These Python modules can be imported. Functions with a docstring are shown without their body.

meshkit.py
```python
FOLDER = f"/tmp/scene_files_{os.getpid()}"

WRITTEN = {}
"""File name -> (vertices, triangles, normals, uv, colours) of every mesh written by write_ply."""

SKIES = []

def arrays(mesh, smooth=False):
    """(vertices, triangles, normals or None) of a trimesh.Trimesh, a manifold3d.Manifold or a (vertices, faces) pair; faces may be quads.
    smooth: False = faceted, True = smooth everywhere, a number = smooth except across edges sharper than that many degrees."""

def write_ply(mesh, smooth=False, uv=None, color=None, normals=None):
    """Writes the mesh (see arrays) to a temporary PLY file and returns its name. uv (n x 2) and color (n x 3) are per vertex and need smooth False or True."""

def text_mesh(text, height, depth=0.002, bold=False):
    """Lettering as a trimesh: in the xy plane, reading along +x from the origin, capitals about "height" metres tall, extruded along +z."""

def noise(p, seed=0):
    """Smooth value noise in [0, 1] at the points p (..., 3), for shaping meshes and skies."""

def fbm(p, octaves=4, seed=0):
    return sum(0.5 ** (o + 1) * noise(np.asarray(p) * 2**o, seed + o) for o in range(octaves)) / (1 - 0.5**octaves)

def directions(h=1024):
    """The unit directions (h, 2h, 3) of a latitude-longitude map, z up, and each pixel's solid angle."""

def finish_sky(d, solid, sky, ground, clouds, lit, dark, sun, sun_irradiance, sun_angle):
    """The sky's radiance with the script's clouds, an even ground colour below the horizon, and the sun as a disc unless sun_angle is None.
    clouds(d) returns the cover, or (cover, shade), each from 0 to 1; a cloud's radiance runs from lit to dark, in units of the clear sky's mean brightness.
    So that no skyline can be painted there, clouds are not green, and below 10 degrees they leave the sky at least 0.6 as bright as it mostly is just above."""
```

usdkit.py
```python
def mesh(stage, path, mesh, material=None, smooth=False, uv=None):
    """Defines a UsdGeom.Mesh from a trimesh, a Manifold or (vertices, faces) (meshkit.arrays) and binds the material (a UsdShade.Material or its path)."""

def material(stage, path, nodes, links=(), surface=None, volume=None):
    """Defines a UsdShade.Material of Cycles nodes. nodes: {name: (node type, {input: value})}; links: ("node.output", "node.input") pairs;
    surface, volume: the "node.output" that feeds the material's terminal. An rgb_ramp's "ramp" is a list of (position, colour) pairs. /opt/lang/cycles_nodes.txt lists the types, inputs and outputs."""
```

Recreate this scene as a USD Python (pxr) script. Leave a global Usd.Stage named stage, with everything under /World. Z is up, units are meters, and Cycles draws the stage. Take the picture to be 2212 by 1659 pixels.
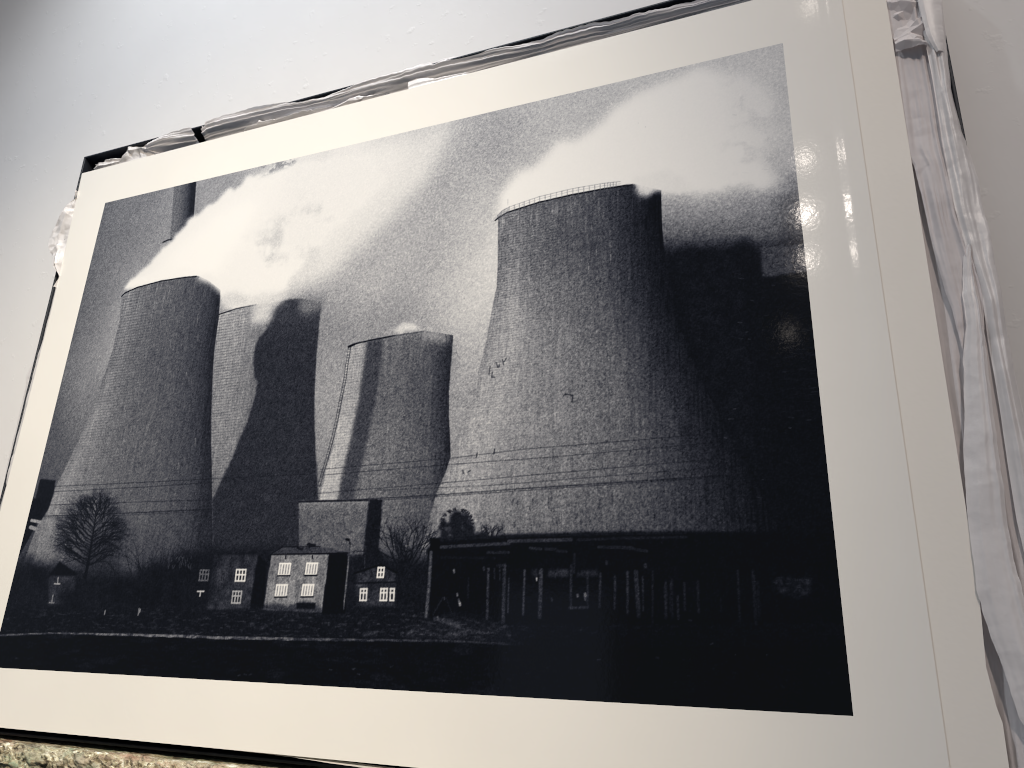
import math
import numpy as np, shapely, trimesh
import usdkit
from meshkit import noise
from scipy import ndimage as ndi
from scipy.interpolate import RBFInterpolator
from pxr import Gf, Sdf, Usd, UsdGeom, UsdLux, UsdShade, Vt

stage = Usd.Stage.CreateInMemory()
UsdGeom.SetStageUpAxis(stage, UsdGeom.Tokens.z)
UsdGeom.SetStageMetersPerUnit(stage, 1.0)
UsdGeom.Xform.Define(stage, '/World')

# ---------------------------------------------------------------- frame of the leaning picture
# u along the print, v up the print, n out of the print, origin at the lower left corner of the printed
# photograph; the box leans back by LEAN against an upright wall.
LEAN = math.radians(4.0)
Z0 = 1.25
SL, CL = math.sin(LEAN), math.cos(LEAN)
B = np.array([[1, 0, 0], [0, SL, -CL], [0, CL, SL]])     # columns: u, v, n in world axes


def P(p):
    return np.asarray(p, float) @ B.T + [0, 0, Z0]


# ---------------------------------------------------------------- camera
CAM = np.array([0.88977604, 0.03132552, 0.65080002])
FWD = np.array([-0.35490146, 0.3346371, -0.87296218])
RGT = np.array([0.93038927, 0.0347681, -0.36492052])
UPV = np.array([0.09176471, 0.94170547, 0.32368202])
FPX = 1661.2                                                # focal length for a picture 2212 wide
cam = UsdGeom.Camera.Define(stage, '/World/camera')
M = np.eye(4)
M[0, :3], M[1, :3], M[2, :3], M[3, :3] = B @ RGT, B @ UPV, B @ -FWD, P(CAM)
cam.AddTransformOp().Set(Gf.Matrix4d(*M.ravel().tolist()))
cam.CreateHorizontalApertureAttr(36.0)
cam.CreateVerticalApertureAttr(27.0)
cam.CreateFocalLengthAttr(36.0 * FPX / 2212)
cam.CreateClippingRangeAttr(Gf.Vec2f(0.01, 50))
cam.CreateExposureAttr(1.03)

# ---------------------------------------------------------------- light: gallery spots and unseen fill lights in a dim room
UsdGeom.Scope.Define(stage, '/World/Lights')


def spot(name, pos, aim, radius, power, color, cone, soft):
    l = UsdLux.SphereLight.Define(stage, '/World/Lights/' + name)
    l.CreateRadiusAttr(radius)
    l.CreateIntensityAttr(power)
    l.CreateColorAttr(Gf.Vec3f(*color))
    sh = UsdLux.ShapingAPI.Apply(l.GetPrim())
    sh.CreateShapingConeAngleAttr(cone)
    sh.CreateShapingConeSoftnessAttr(soft)
    p, a = P(pos), P(aim)
    z = (p - a) / np.linalg.norm(p - a)
    x = np.cross([0, 0, 1.0], z); x /= np.linalg.norm(x)
    y = np.cross(z, x)
    m = np.eye(4); m[0, :3], m[1, :3], m[2, :3], m[3, :3] = x, y, z, p
    l.AddTransformOp().Set(Gf.Matrix4d(*m.ravel().tolist()))
    return l


def area(name, pos, aim, w, h, power, color):
    l = UsdLux.RectLight.Define(stage, '/World/Lights/' + name)
    l.CreateWidthAttr(w); l.CreateHeightAttr(h); l.CreateIntensityAttr(power); l.CreateColorAttr(Gf.Vec3f(*color))
    p, a = P(pos), P(aim)
    z = (p - a) / np.linalg.norm(p - a)
    x = np.cross([0, 0, 1.0], z); x /= np.linalg.norm(x)
    y = np.cross(z, x)
    m = np.eye(4); m[0, :3], m[1, :3], m[2, :3], m[3, :3] = x, y, z, p
    l.AddTransformOp().Set(Gf.Matrix4d(*m.ravel().tolist()))
    return l


# the spot that washes the wall and the left of the print, two added fill spots, then the row of ceiling spots whose
# reflections stand along the right edge of the glossy print
spot('wall_spot', (0.16, 2.1, 0.80), (0.22, 0.48, -0.02), 0.035, 1220, (0.90, 0.985, 1.06), 30, 1.0)
spot('side_fill_spot', (1.7, 2.2, 2.4), (0.0, -0.10, 0), 0.035, 4800, (1.0, 0.90, 0.71), 15, 1.0)  # fill added out of view at the right, brightens the lower left
spot('right_fill_spot', (1.75, 2.25, 2.3), (0.66, 0.20, 0), 0.05, 680, (1.0, 0.87, 0.77), 34, 1.0)
for i, (pp, w) in enumerate([((0.997, 1.75, 1.16), 5), ((0.96, 1.75, 1.88), 24), ((0.95, 1.75, 2.26), 80), ((0.945, 1.75, 2.64), 45), ((0.83, 1.75, 3.47), 6)]):
    spot(f'ceiling_spot_{i:03d}', pp, (0.75, 0.3, 0), 0.015, w, (1.0, 0.89, 0.80), 60, 1.0)
area('added_top_fill', (0.9, 2.9, 1.1), (0.8, 0.2, 0.2), 2.2, 1.6, 0.85, (0.97, 0.98, 0.95))  # fill panel added overhead, out of view, lifts wall and print evenly
area('unseen_blue_panel', (-0.75, -0.15, 4.2), (0.5, 0.3, 0), 0.7, 1.2, 0.07, (0.55, 0.66, 1.0))  # out of view, placed to give the bluish reflection low on the print
dome = UsdLux.DomeLight.Define(stage, '/World/Lights/room_bounce')
UsdGeom.Scope.Define(stage, '/World/Looks')
dm = usdkit.material(stage, '/World/Looks/room_bounce', {'b': ('background_shader', {'color': (0.70, 0.82, 1.0), 'strength': 0.075})}, surface='b.background')
UsdShade.MaterialBindingAPI.Apply(dome.GetPrim()).Bind(dm)

# ---------------------------------------------------------------- helpers
_names = {}


def numbered(path):
    k = _names.get(path, 0)
    _names[path] = k + 1
    return path if k == 0 else f'{path}_{k:03d}'


def keys(prim, **kw):
    for k, v in kw.items():
        prim.SetCustomDataByKey(k, v)


def obj(name, mesh, mat, parent='/World', smooth=False, **kw):
    path = numbered(f'{parent}/{name}')
    m = usdkit.mesh(stage, path, mesh, mat, smooth=smooth)
    keys(m.GetPrim(), **kw)
    return path


def thing(name, loc, **kw):
    path = numbered('/World/' + name)
    x = UsdGeom.Xform.Define(stage, path)
    x.AddTranslateOp().Set(Gf.Vec3d(*loc))
    keys(x.GetPrim(), **kw)
    return path, np.asarray(loc, float)


def shift(mesh, base):
    v, f = mesh
    return np.asarray(v) - base, f


def grid_faces(r, c):
    i, j = np.meshgrid(np.arange(r - 1), np.arange(c - 1), indexing='ij')
    a = (i * c + j).ravel()
    return np.stack([a, a + 1, a + c + 1, a + c], 1)


def quad_mesh(path, v, f, mat, normals=None):
    m = UsdGeom.Mesh.Define(stage, path)
    m.CreatePointsAttr(Vt.Vec3fArray.FromNumpy(np.asarray(v, np.float32)))
    m.CreateFaceVertexCountsAttr(Vt.IntArray.FromNumpy(np.full(len(f), 4, np.int32)))
    m.CreateFaceVertexIndicesAttr(Vt.IntArray.FromNumpy(np.asarray(f, np.int32).ravel()))
    m.CreateSubdivisionSchemeAttr('none')
    if normals is not None:
        m.CreateNormalsAttr(Vt.Vec3fArray.FromNumpy(np.asarray(normals, np.float32)))
        m.SetNormalsInterpolation('vertex')
    UsdShade.MaterialBindingAPI.Apply(m.GetPrim()).Bind(mat)
    return m


def at(x, y, n=0.0):
    """A point measured in the photograph (2212 wide) as (u, v, n) on the plane n = const of the print."""
    x, y, n = np.broadcast_arrays(np.asarray(x, float), np.asarray(y, float), np.asarray(n, float))
    d = ((x - 1106) / FPX)[..., None] * RGT - ((y - 829.5) / FPX)[..., None] * UPV + FWD
    k = (n - CAM[2]) / d[..., 2]
    return CAM + k[..., None] * d


def cbox(u0, u1, v0, v1, n0, n1, c=0.0008):
    """A chamfered box in print coordinates, as a trimesh in world coordinates."""
    pts = []
    for su, u in ((1, u0), (-1, u1)):
        for sv, v in ((1, v0), (-1, v1)):
            for sn, n in ((1, n0), (-1, n1)):
                pts += [(u + su * c, v + sv * c, n), (u + su * c, v, n + sn * c), (u, v + sv * c, n + sn * c)]
    h = trimesh.convex.convex_hull(np.array(pts))
    q = np.array(h.vertices); q[:, 2] += tilt(q[:, 1])
    return P(q), h.faces


mat = lambda name, nodes, links, surface='p.BSDF': usdkit.material(stage, '/World/Looks/' + name, nodes, links, surface=surface)

# ---------------------------------------------------------------- materials
WALL = mat('wall_plaster', {
    'g': ('geometry', {}),
    'n1': ('noise_texture', {'scale': 55.0, 'detail': 3.0, 'roughness': 0.55}),
    'r1': ('rgb_ramp', {'ramp': [(0.0, (0, 0, 0)), (0.635, (0, 0, 0)), (0.745, (1, 1, 1)), (1.0, (1, 1, 1))]}),
    'n2': ('noise_texture', {'scale': 14.0, 'detail': 4.0, 'roughness': 0.6}),
    'n3': ('noise_texture', {'scale': 420.0, 'detail': 2.0}),
    'm': ('math', {'math_type': 'multiply_add', 'value2': 0.8}),
    'm2': ('math', {'math_type': 'multiply_add', 'value2': 0.12}),
    'b': ('bump', {'strength': 0.28, 'distance': 0.0010}),
    'c': ('rgb_ramp', {'ramp': [(0.0, (0.665, 0.637, 0.622)), (1.0, (0.705, 0.678, 0.664))]}),
    'p': ('principled_bsdf', {'roughness': 0.75, 'specular_ior_level': 0.25})},
    [('g.position', 'n1.vector'), ('g.position', 'n2.vector'), ('g.position', 'n3.vector'), ('n1.fac', 'r1.fac'),
     ('r1.color', 'm.value1'), ('n2.fac', 'm.value3'), ('n3.fac', 'm2.value1'), ('m.value', 'm2.value3'), ('m2.value', 'b.height'),
     ('b.normal', 'p.normal'), ('n2.fac', 'c.fac'), ('c.color', 'p.base_color')])

BOXM = mat('black_book_cloth', {
    'g': ('geometry', {}),
    'n': ('noise_texture', {'scale': 900.0, 'detail': 2.0}),
    'n2': ('noise_texture', {'scale': 30.0, 'detail': 4.0}),
    'c': ('rgb_ramp', {'ramp': [(0.3, (0.010, 0.012, 0.018)), (0.7, (0.020, 0.023, 0.032))]}),
    'b': ('bump', {'strength': 0.4, 'distance': 0.0003}),
    'p': ('principled_bsdf', {'roughness': 0.6, 'specular_ior_level': 0.3})},
    [('g.position', 'n.vector'), ('g.position', 'n2.vector'), ('n2.fac', 'c.fac'), ('c.color', 'p.base_color'), ('n.fac', 'b.height'), ('b.normal', 'p.normal')])


def paper_mat(name, colour, rough, grain=0.25, spec=0.5):
    c = np.array(colour)
    return mat(name, {
        'g': ('geometry', {}),
        'n': ('noise_texture', {'scale': 260.0, 'detail': 3.0}),
        'n2': ('noise_texture', {'scale': 7.0, 'detail': 3.0}),
        'c': ('rgb_ramp', {'ramp': [(0.25, tuple(c * 0.97)), (0.75, tuple(np.minimum(c * 1.02, 0.9)))]}),
        'b': ('bump', {'strength': grain, 'distance': 0.00022}),
        'p': ('principled_bsdf', {'roughness': rough, 'specular_ior_level': spec})},
        [('g.position', 'n.vector'), ('g.position', 'n2.vector'), ('n2.fac', 'c.fac'), ('c.color', 'p.base_color'), ('n.fac', 'b.height'), ('b.normal', 'p.normal')])


PAPER = (0.755, 0.713, 0.66)
SHEET = paper_mat('glossy_paper', PAPER, 0.075, 0.16)
BOARD = paper_mat('cream_board', (0.745, 0.69, 0.625), 0.8, 0.3, 0.2)
IMAGE = mat('printed_image', {
    'a': ('attribute', {'attribute': 'tone'}),
    'g': ('geometry', {}),
    'n': ('noise_texture', {'scale': 260.0, 'detail': 3.0}),
    'b': ('bump', {'strength': 0.16, 'distance': 0.00022}),
    'p': ('principled_bsdf', {'roughness': 0.075, 'specular_ior_level': 0.42})},
    [('a.color', 'p.base_color'), ('g.position', 'n.vector'), ('n.fac', 'b.height'), ('b.normal', 'p.normal')])


def tissue_mat(name, colour, rough=0.6):
    return mat(name, {
        'g': ('geometry', {}),
        'n': ('noise_texture', {'scale': 160.0, 'detail': 5.0, 'roughness': 0.6}),
        'n2': ('noise_texture', {'scale': 35.0, 'detail': 5.0, 'distortion': 0.6}),
        'c': ('rgb_ramp', {'ramp': [(0.3, tuple(np.array(colour) * 0.93)), (0.7, colour)]}),
        'b': ('bump', {'strength': 0.5, 'distance': 0.0006}),
        'p': ('principled_bsdf', {'roughness': rough, 'specular_ior_level': 0.5}),
        't': ('translucent_bsdf', {}),
        'x': ('mix_closure', {'fac': 0.25})},
        [('g.position', 'n.vector'), ('g.position', 'n2.vector'), ('n2.fac', 'c.fac'), ('c.color', 'p.base_color'), ('c.color', 't.color'),
         ('n.fac', 'b.height'), ('b.normal', 'p.normal'), ('p.BSDF', 'x.closure1'), ('t.BSDF', 'x.closure2')], 'x.closure')


TISSUE = tissue_mat('tissue_paper', (0.73, 0.67, 0.66), 0.75)
TISSUE_G = tissue_mat('grey_tissue', (0.78, 0.745, 0.75), 0.7)
TISSUE_W = tissue_mat('white_tissue', (0.79, 0.745, 0.73), 0.38)

WOOD = mat('weathered_wood', {
    'g': ('geometry', {}),
    'mp': ('mapping', {'scale': (0.45, 1.0, 1.0)}),
    'n1': ('noise_texture', {'scale': 95.0, 'detail': 7.0, 'roughness': 0.7, 'distortion': 1.2}),
    'n2': ('noise_texture', {'scale': 150.0, 'detail': 5.0, 'roughness': 0.7, 'distortion': 0.6}),
    'n3': ('noise_texture', {'scale': 22.0, 'detail': 4.0}),
    'c1': ('rgb_ramp', {'ramp': [(0.34, (0.02, 0.016, 0.012)), (0.43, (0.10, 0.08, 0.055)), (0.50, (0.27, 0.22, 0.14)), (0.56, (0.42, 0.38, 0.26)), (0.63, (0.72, 0.70, 0.60))]}),
    'c2': ('rgb_ramp', {'ramp': [(0.40, (0.34, 0.21, 0.15)), (0.5, (0.38, 0.34, 0.26)), (0.60, (0.25, 0.31, 0.21))]}),
    'f': ('rgb_ramp', {'ramp': [(0.45, (0, 0, 0)), (0.58, (0.75, 0.75, 0.75))]}),
    'mx': ('mix_color', {'blend_type': 'mix'}),
    'b': ('bump', {'strength': 0.8, 'distance': 0.003}),
    'p': ('principled_bsdf', {'roughness': 0.85, 'specular_ior_level': 0.2})},
    [('g.position', 'mp.vector'), ('mp.vector', 'n1.vector'), ('mp.vector', 'n2.vector'), ('mp.vector', 'n3.vector'),
     ('n1.fac', 'c1.fac'), ('n3.fac', 'c2.fac'), ('n2.fac', 'f.fac'), ('f.color', 'mx.fac'), ('c1.color', 'mx.a'), ('c2.color', 'mx.b'),
     ('mx.result', 'p.base_color'), ('n2.fac', 'b.height'), ('b.normal', 'p.normal')])

# ---------------------------------------------------------------- setting: wall, timber ledge
YW = 0.0955
xs, zs = np.linspace(-1.6, 2.2, 190), np.linspace(Z0 - 0.9, Z0 + 2.0, 150)
X, Z = np.meshgrid(xs, zs)
wv = np.stack([X, YW + 0.0012 * (noise(np.stack([X * 5, Z * 5, X * 0], -1), 3) - 0.5), Z], -1).reshape(-1, 3)
obj('wall', (wv, grid_faces(len(zs), len(xs))[:, ::-1].copy()), WALL, smooth=True, kind='structure', label='off-white plastered wall with small bumps and blisters', category='wall')

BOX_U0, BOX_U1, BOX_V0, BOX_V1 = -0.0705, 1.0385, -0.0690, 0.7055     # the box lies 0.8 degrees off the print, which stands out at the foot
tilt = lambda v: -0.0095 * (1 - np.asarray(v) / 0.704)
zb = P((0, BOX_V0, -0.042 + tilt(BOX_V0)))[2] - 0.0005                    # the ledge carries the lower back edge of the box


def ledge():
    nl, prof = 1500, []
    front, hgt = -0.022, 0.16
    for t in np.linspace(0, 1, 26):                              # top, back to front
        prof.append((YW - 0.001 + (front + 0.012 - YW) * t, 0.0))
    for a in np.linspace(0, math.pi / 2, 14)[1:]:
        prof.append((front + 0.012 - 0.012 * math.sin(a), -0.012 + 0.012 * math.cos(a)))
    for t in np.linspace(0, 1, 90)[1:]:
        prof.append((front, -0.012 - (hgt - 0.012) * t))
    prof = np.array(prof)
    x = np.linspace(-0.55, 1.6, nl)
    XX, K = np.meshgrid(x, np.arange(len(prof)), indexing='ij')
    Y, ZZ = prof[K, 0], prof[K, 1]
    s = np.concatenate([[0], np.cumsum(np.linalg.norm(np.diff(prof, axis=0), axis=1))])[K]
    q = np.stack([XX * 75, s * 130, XX * 0], -1)
    d = (noise(q, 1) - .5) * 0.009 + np.abs(noise(q * 2.3, 2) - .5) * 0.010 + (noise(q * 5.1, 3) - .5) * 0.004 - .002
    topw = np.clip((K - 20) / 14.0, 0.0, 1)
    amp = 0.10 + 0.9 * topw
    tang = np.gradient(prof, axis=0); tang /= np.linalg.norm(tang, axis=1, keepdims=True)
    nrm = np.stack([tang[:, 1], -tang[:, 0]], 1)                 # points out of the timber
    d = d * amp - 0.0012 * (1 - topw)
    Y = Y + nrm[K, 0] * d; ZZ = ZZ + nrm[K, 1] * d
    v = np.stack([XX, Y, zb + ZZ], -1)
    return v.reshape(-1, 3), grid_faces(nl, len(prof))


obj('timber_ledge', ledge(), WOOD, smooth=True, label='rough weathered timber ledge with flaking bark under the black box', category='ledge')

# ---------------------------------------------------------------- black portfolio box
p, base = thing('portfolio_box', P((BOX_U0, BOX_V0, -0.042 + tilt(BOX_V0))), label='shallow black cloth-covered portfolio box leaning open against the white wall', category='box')
T, RIM = 0.0032, -0.0012
bx = lambda *a: shift(cbox(*a), base)
obj('base_panel', bx(BOX_U0 + T, BOX_U1 - T, BOX_V0 + T, BOX_V1 - T, -0.042, -0.038), BOXM, p)
obj('side_wall', bx(BOX_U0, BOX_U1, BOX_V1 - T, BOX_V1, -0.042, RIM), BOXM, p)
obj('side_wall', bx(BOX_U0, BOX_U1, BOX_V0, BOX_V0 + T, -0.042, RIM), BOXM, p)
obj('side_wall', bx(BOX_U0, BOX_U0 + T, BOX_V0 + T, BOX_V1 - T, -0.042, RIM), BOXM, p)
obj('side_wall', bx(BOX_U1 - T, BOX_U1, BOX_V0 + T, BOX_V1 - T, -0.042, RIM), BOXM, p)

# ---------------------------------------------------------------- cream backing board behind the print
be = np.array([(1905, -60), (1914.5, 0), (2004.6, 576), (2091, 1125), (2116, 1290), (2130, 1440), (2152, 1525), (2166, 1562), (2180, 1659), (2192, 1740)], float)
bev = at(be[:, 0], be[:, 1], -0.001)
right = np.vstack([[bev[0, 0], 0.671], np.stack([bev[:, 0], bev[:, 1]], 1), [bev[-1, 0], -0.0585]])
poly = shapely.Polygon([(-0.050, -0.0585), (-0.054, 0.671)] + [tuple(q) for q in right])
bm = trimesh.creation.extrude_polygon(poly, 0.0022, engine='earcut')
bv = np.array(bm.vertices); bv[:, 2] -= 0.0032
obj('backing_board', (P(bv), bm.faces), BOARD, label='cream backing board showing as a band right of the print', category='board')


# ---------------------------------------------------------------- the print
W, H = 0.9, 0.9 * 0.67916701


def curl(u, v):
    """A shallow ripple runs down the right margin of the sheet."""
    x = np.clip((u - 0.934) / 0.0232, 0, 1)
    return 0.00031 * (1 - np.cos(2 * np.pi * x)) / 2 * (0.8 + 0.2 * np.clip(v / 0.6, 0, 1))


pr, pbase = thing('photographic_print', P((0.45, -0.06, 0)), label='large black and white photographic print of cooling towers with white margins', category='print')


def margin_sheet():
    us = np.concatenate([np.linspace(0, 1, 8)[:-1] * 0.062 - 0.062, np.linspace(0, W, 61), np.linspace(W, 0.9572, 90)[1:]])
    vs = np.concatenate([np.linspace(-0.0605, 0, 8)[:-1], np.linspace(0, H, 45), np.linspace(H, 0.6742, 8)[1:]])
    U, V = np.meshgrid(us, vs)
    edge = np.interp(V, [-0.06, 0.2, 0.45, 0.54, 0.674], [-0.0515, -0.0522, -0.0535, -0.0570, -0.0635])
    U2 = np.where(U < 0, U * (edge / -0.062), U)
    pts = np.stack([U2, V, curl(U2, V)], -1)
    f = grid_faces(len(vs), len(us))
    c = (pts.reshape(-1, 3)[f]).mean(1)
    keep = ~((c[:, 0] > 0) & (c[:, 0] < W) & (c[:, 1] > 0) & (c[:, 1] < H))
    f = f[keep]
    return P(pts.reshape(-1, 3)), f


mv, mf = margin_sheet()
# a back face and edges, so that the sheet has thickness
lo = mv - 0.0004 * B[:, 2]
tm = trimesh.Trimesh(mv, np.vstack([mf[:, [0, 1, 2]], mf[:, [0, 2, 3]]]), process=False)
e = tm.edges_sorted; uq, cnt = np.unique(e, axis=0, return_counts=True)
rim = {tuple(q) for q in uq[cnt == 1]}
dir_e = [q for q in tm.edges if tuple(sorted(q)) in rim]
nV = len(mv)
side = [(a + nV, b + nV, b, a) for a, b in dir_e]
side_t = np.array([[q[0], q[1], q[2]] for q in side] + [[q[0], q[2], q[3]] for q in side])
obj('white_margin', (np.vstack([mv, lo]) - pbase, np.vstack([tm.faces, tm.faces[:, ::-1] + nV, side_t])), SHEET, pr, smooth=30)

# ---------------------------------------------------------------- the printed photograph
NX, NY = 1240, 843
gi, gj = np.meshgrid(np.arange(NY), np.arange(NX), indexing='ij')
GU, GV = gj / (NX - 1) * W, (1 - gi / (NY - 1)) * H
q = np.stack([GU, GV, GU * 0], -1) - CAM
w_ = q @ FWD
DX, DY = 1106 + FPX * (q @ RGT) / w_, 829.5 - FPX * (q @ UPV) / w_     # photograph measurements of every print point
rng = np.random.default_rng(11)
TILE = {1: (0, 0), 2: (713.2, 0), 3: (1444, 0), 4: (0, 548.6), 5: (713.2, 548.6), 6: (1444, 548.6), 7: (0, 1083), 8: (713.2, 1083), 9: (1444, 1083), 0: (0, 0)}


def T_(t, pts):
    pts = np.asarray(pts, float)
    return pts if t == 0 else pts * 0.3472 + TILE[t]


def G(t, pts):
    """Measured points -> grid positions (column, row) on the print."""
    a = T_(t, pts)
    uv = at(a[..., 0], a[..., 1], 0.0)
    return np.stack([uv[..., 0] / W * (NX - 1), (1 - uv[..., 1] / H) * (NY - 1)], -1)


def rnd(sx, sy, seed, octaves=3):
    """Smooth noise over the print with features sx by sy grid cells, 0..1."""
    r = np.random.default_rng(seed); out = 0; tot = 0
    for o in range(octaves):
        a, b = max(2, int(NY / sy * 2 ** o) + 2), max(2, int(NX / sx * 2 ** o) + 2)
        z = ndi.zoom(r.random((a, b)), (NY / a * 1.0 + 1e-6, NX / b * 1.0 + 1e-6), order=1)[:NY, :NX]
        z = np.pad(z, ((0, NY - z.shape[0]), (0, NX - z.shape[1])), mode='edge')
        out = out + z * 0.5 ** o; tot += 0.5 ** o
    return out / tot


def mask(g, blur=0.6, ox=None, oy=None):
    """Coverage of a polygon given on the grid; ox, oy push its outline about."""
    m = np.zeros((NY, NX))
    pad = 4 if ox is None else 45
    x0, x1 = int(max(0, g[:, 0].min() - pad)), int(min(NX, g[:, 0].max() + pad + 1))
    y0, y1 = int(max(0, g[:, 1].min() - pad)), int(min(NY, g[:, 1].max() + pad + 1))
    if x1 <= x0 or y1 <= y0:
        return m
    s = (slice(y0, y1), slice(x0, x1))
    a, b = gj[s].astype(float), gi[s].astype(float)
    if ox is not None:
        a, b = a + ox[s], b + oy[s]
    pg = shapely.Polygon(g).buffer(0)
    shapely.prepare(pg)
    m[s] = shapely.contains_xy(pg, a.ravel(), b.ravel()).reshape(a.shape)
    return ndi.gaussian_filter(m, blur) if blur else m


def lay(m, tone):
    global tone_
    tone_ = tone_ * (1 - m) + tone * m


def stroke(g, width, tone, alpha=1.0, soft=0.6):
    """A line along grid points; width in cells, scalar or per point."""
    global tone_
    g = np.asarray(g, float); wd = np.broadcast_to(width, (len(g),)); tn = np.broadcast_to(tone, (len(g),))
    for k in range(len(g) - 1):
        a, b = g[k], g[k + 1]; r = max(wd[k], wd[k + 1]) / 2 + 2
        x0, x1 = int(max(0, min(a[0], b[0]) - r)), int(min(NX, max(a[0], b[0]) + r + 1))
        y0, y1 = int(max(0, min(a[1], b[1]) - r)), int(min(NY, max(a[1], b[1]) + r + 1))
        if x1 <= x0 or y1 <= y0:
            continue
        s = (slice(y0, y1), slice(x0, x1)); d = b - a; L = d @ d + 1e-9
        t = np.clip(((gj[s] - a[0]) * d[0] + (gi[s] - a[1]) * d[1]) / L, 0, 1)
        dist = np.hypot(gj[s] - a[0] - t * d[0], gi[s] - a[1] - t * d[1])
        hw = (wd[k] + (wd[k + 1] - wd[k]) * t) / 2
        c = np.clip((hw - dist) / (2 * soft) + 0.5, 0, 1) * np.minimum(1, hw * 2) * alpha
        tone_[s] = tone_[s] * (1 - c) + (tn[k] + (tn[k + 1] - tn[k]) * t) * c


def interp2(y, ys, *rows):
    return [np.interp(y, ys, r) for r in rows]


def sstep(x, a, b):
    t = np.clip((x - a) / (b - a), 0, 1)
    return t * t * (3 - 2 * t)


F1, F2, F3 = rnd(60, 60, 1, 5) - .5, rnd(60, 60, 2, 5) - .5, rnd(150, 150, 3, 5) - .5
fineX, fineY = rnd(14, 14, 4, 3) - .5, rnd(14, 14, 5, 3) - .5
vert = rnd(2.2, 34, 6, 2)                                       # streaks that run down the concrete
vert2 = rnd(3.0, 90, 7, 2)
blot = rnd(9, 9, 8, 3)

# sky
S = np.array([(240, 450, .46), (232, 520, .46), (330, 450, .52), (450, 405, .62), (520, 380, .68), (215, 640, .48), (208, 760, .55), (240, 740, .62), (140, 900, .42), (180, 850, .50),
              (120, 1000, .36), (200, 960, .42), (640, 350, .86), (760, 310, .86), (950, 250, .80), (1040, 240, .76), (1170, 230, .77), (1060, 345, .74), (960, 450, .72), (850, 520, .73), (1030, 420, .78),
              (800, 620, .72), (880, 670, .66), (740, 700, .62), (1000, 610, .86), (960, 560, .77), (990, 700, .80), (995, 850, .66), (700, 760, .60), (715, 800, .66), (710, 1000, .60),
              (1330, 210, .80), (1450, 170, .84), (1650, 140, .86), (1690, 210, .87), (1690, 300, .88), (1700, 370, .80), (900, 800, .62), (300, 900, .4), (700, 600, .70)], float)
uv = G(0, S[:, :2])
sx, sy = np.linspace(0, NX - 1, 90), np.linspace(0, NY - 1, 62)
xx, yy = np.meshgrid(sx, sy)
rb = RBFInterpolator(uv, S[:, 2] - .05 * (S[:, 0] > 480) * (S[:, 0] < 1100), smoothing=200.0, kernel='thin_plate_spline')(np.stack([xx.ravel(), yy.ravel()], 1)).reshape(xx.shape)
tone_ = np.clip(ndi.map_coordinates(rb, [gi * 61 / (NY - 1), gj * 89 / (NX - 1)], order=1), .2, .95)
tone_ = tone_ + F1 * 0.10 + F3 * 0.08

# tall chimney at the upper left
cy = np.array([380., 700.]); cl = np.array([378., 352.]); cr = np.array([425., 402.])
xl, xr = interp2(DY, cy, cl, cr)
cm = sstep(DX, xl - 1, xl + 1) * (1 - sstep(DX, xr - 1, xr + 1)) * (1 - sstep(DY, 521, 524))
lay(cm, np.interp((DX - xl) / (xr - xl), [0, .25, .6, .8, 1], [.44, .42, .30, .16, .14]))
stroke(G(1, [(1015, 1507), (1045, 1493), (1100, 1485)]), 3.2, .14)


def plume(t, pts, tone, blur, amp, fine=10, k=1.0):
    m = mask(G(t, pts), blur, F1 * amp + fineX * fine, F2 * amp + fineY * fine)
    lay(m * k, tone)
    return m


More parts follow.
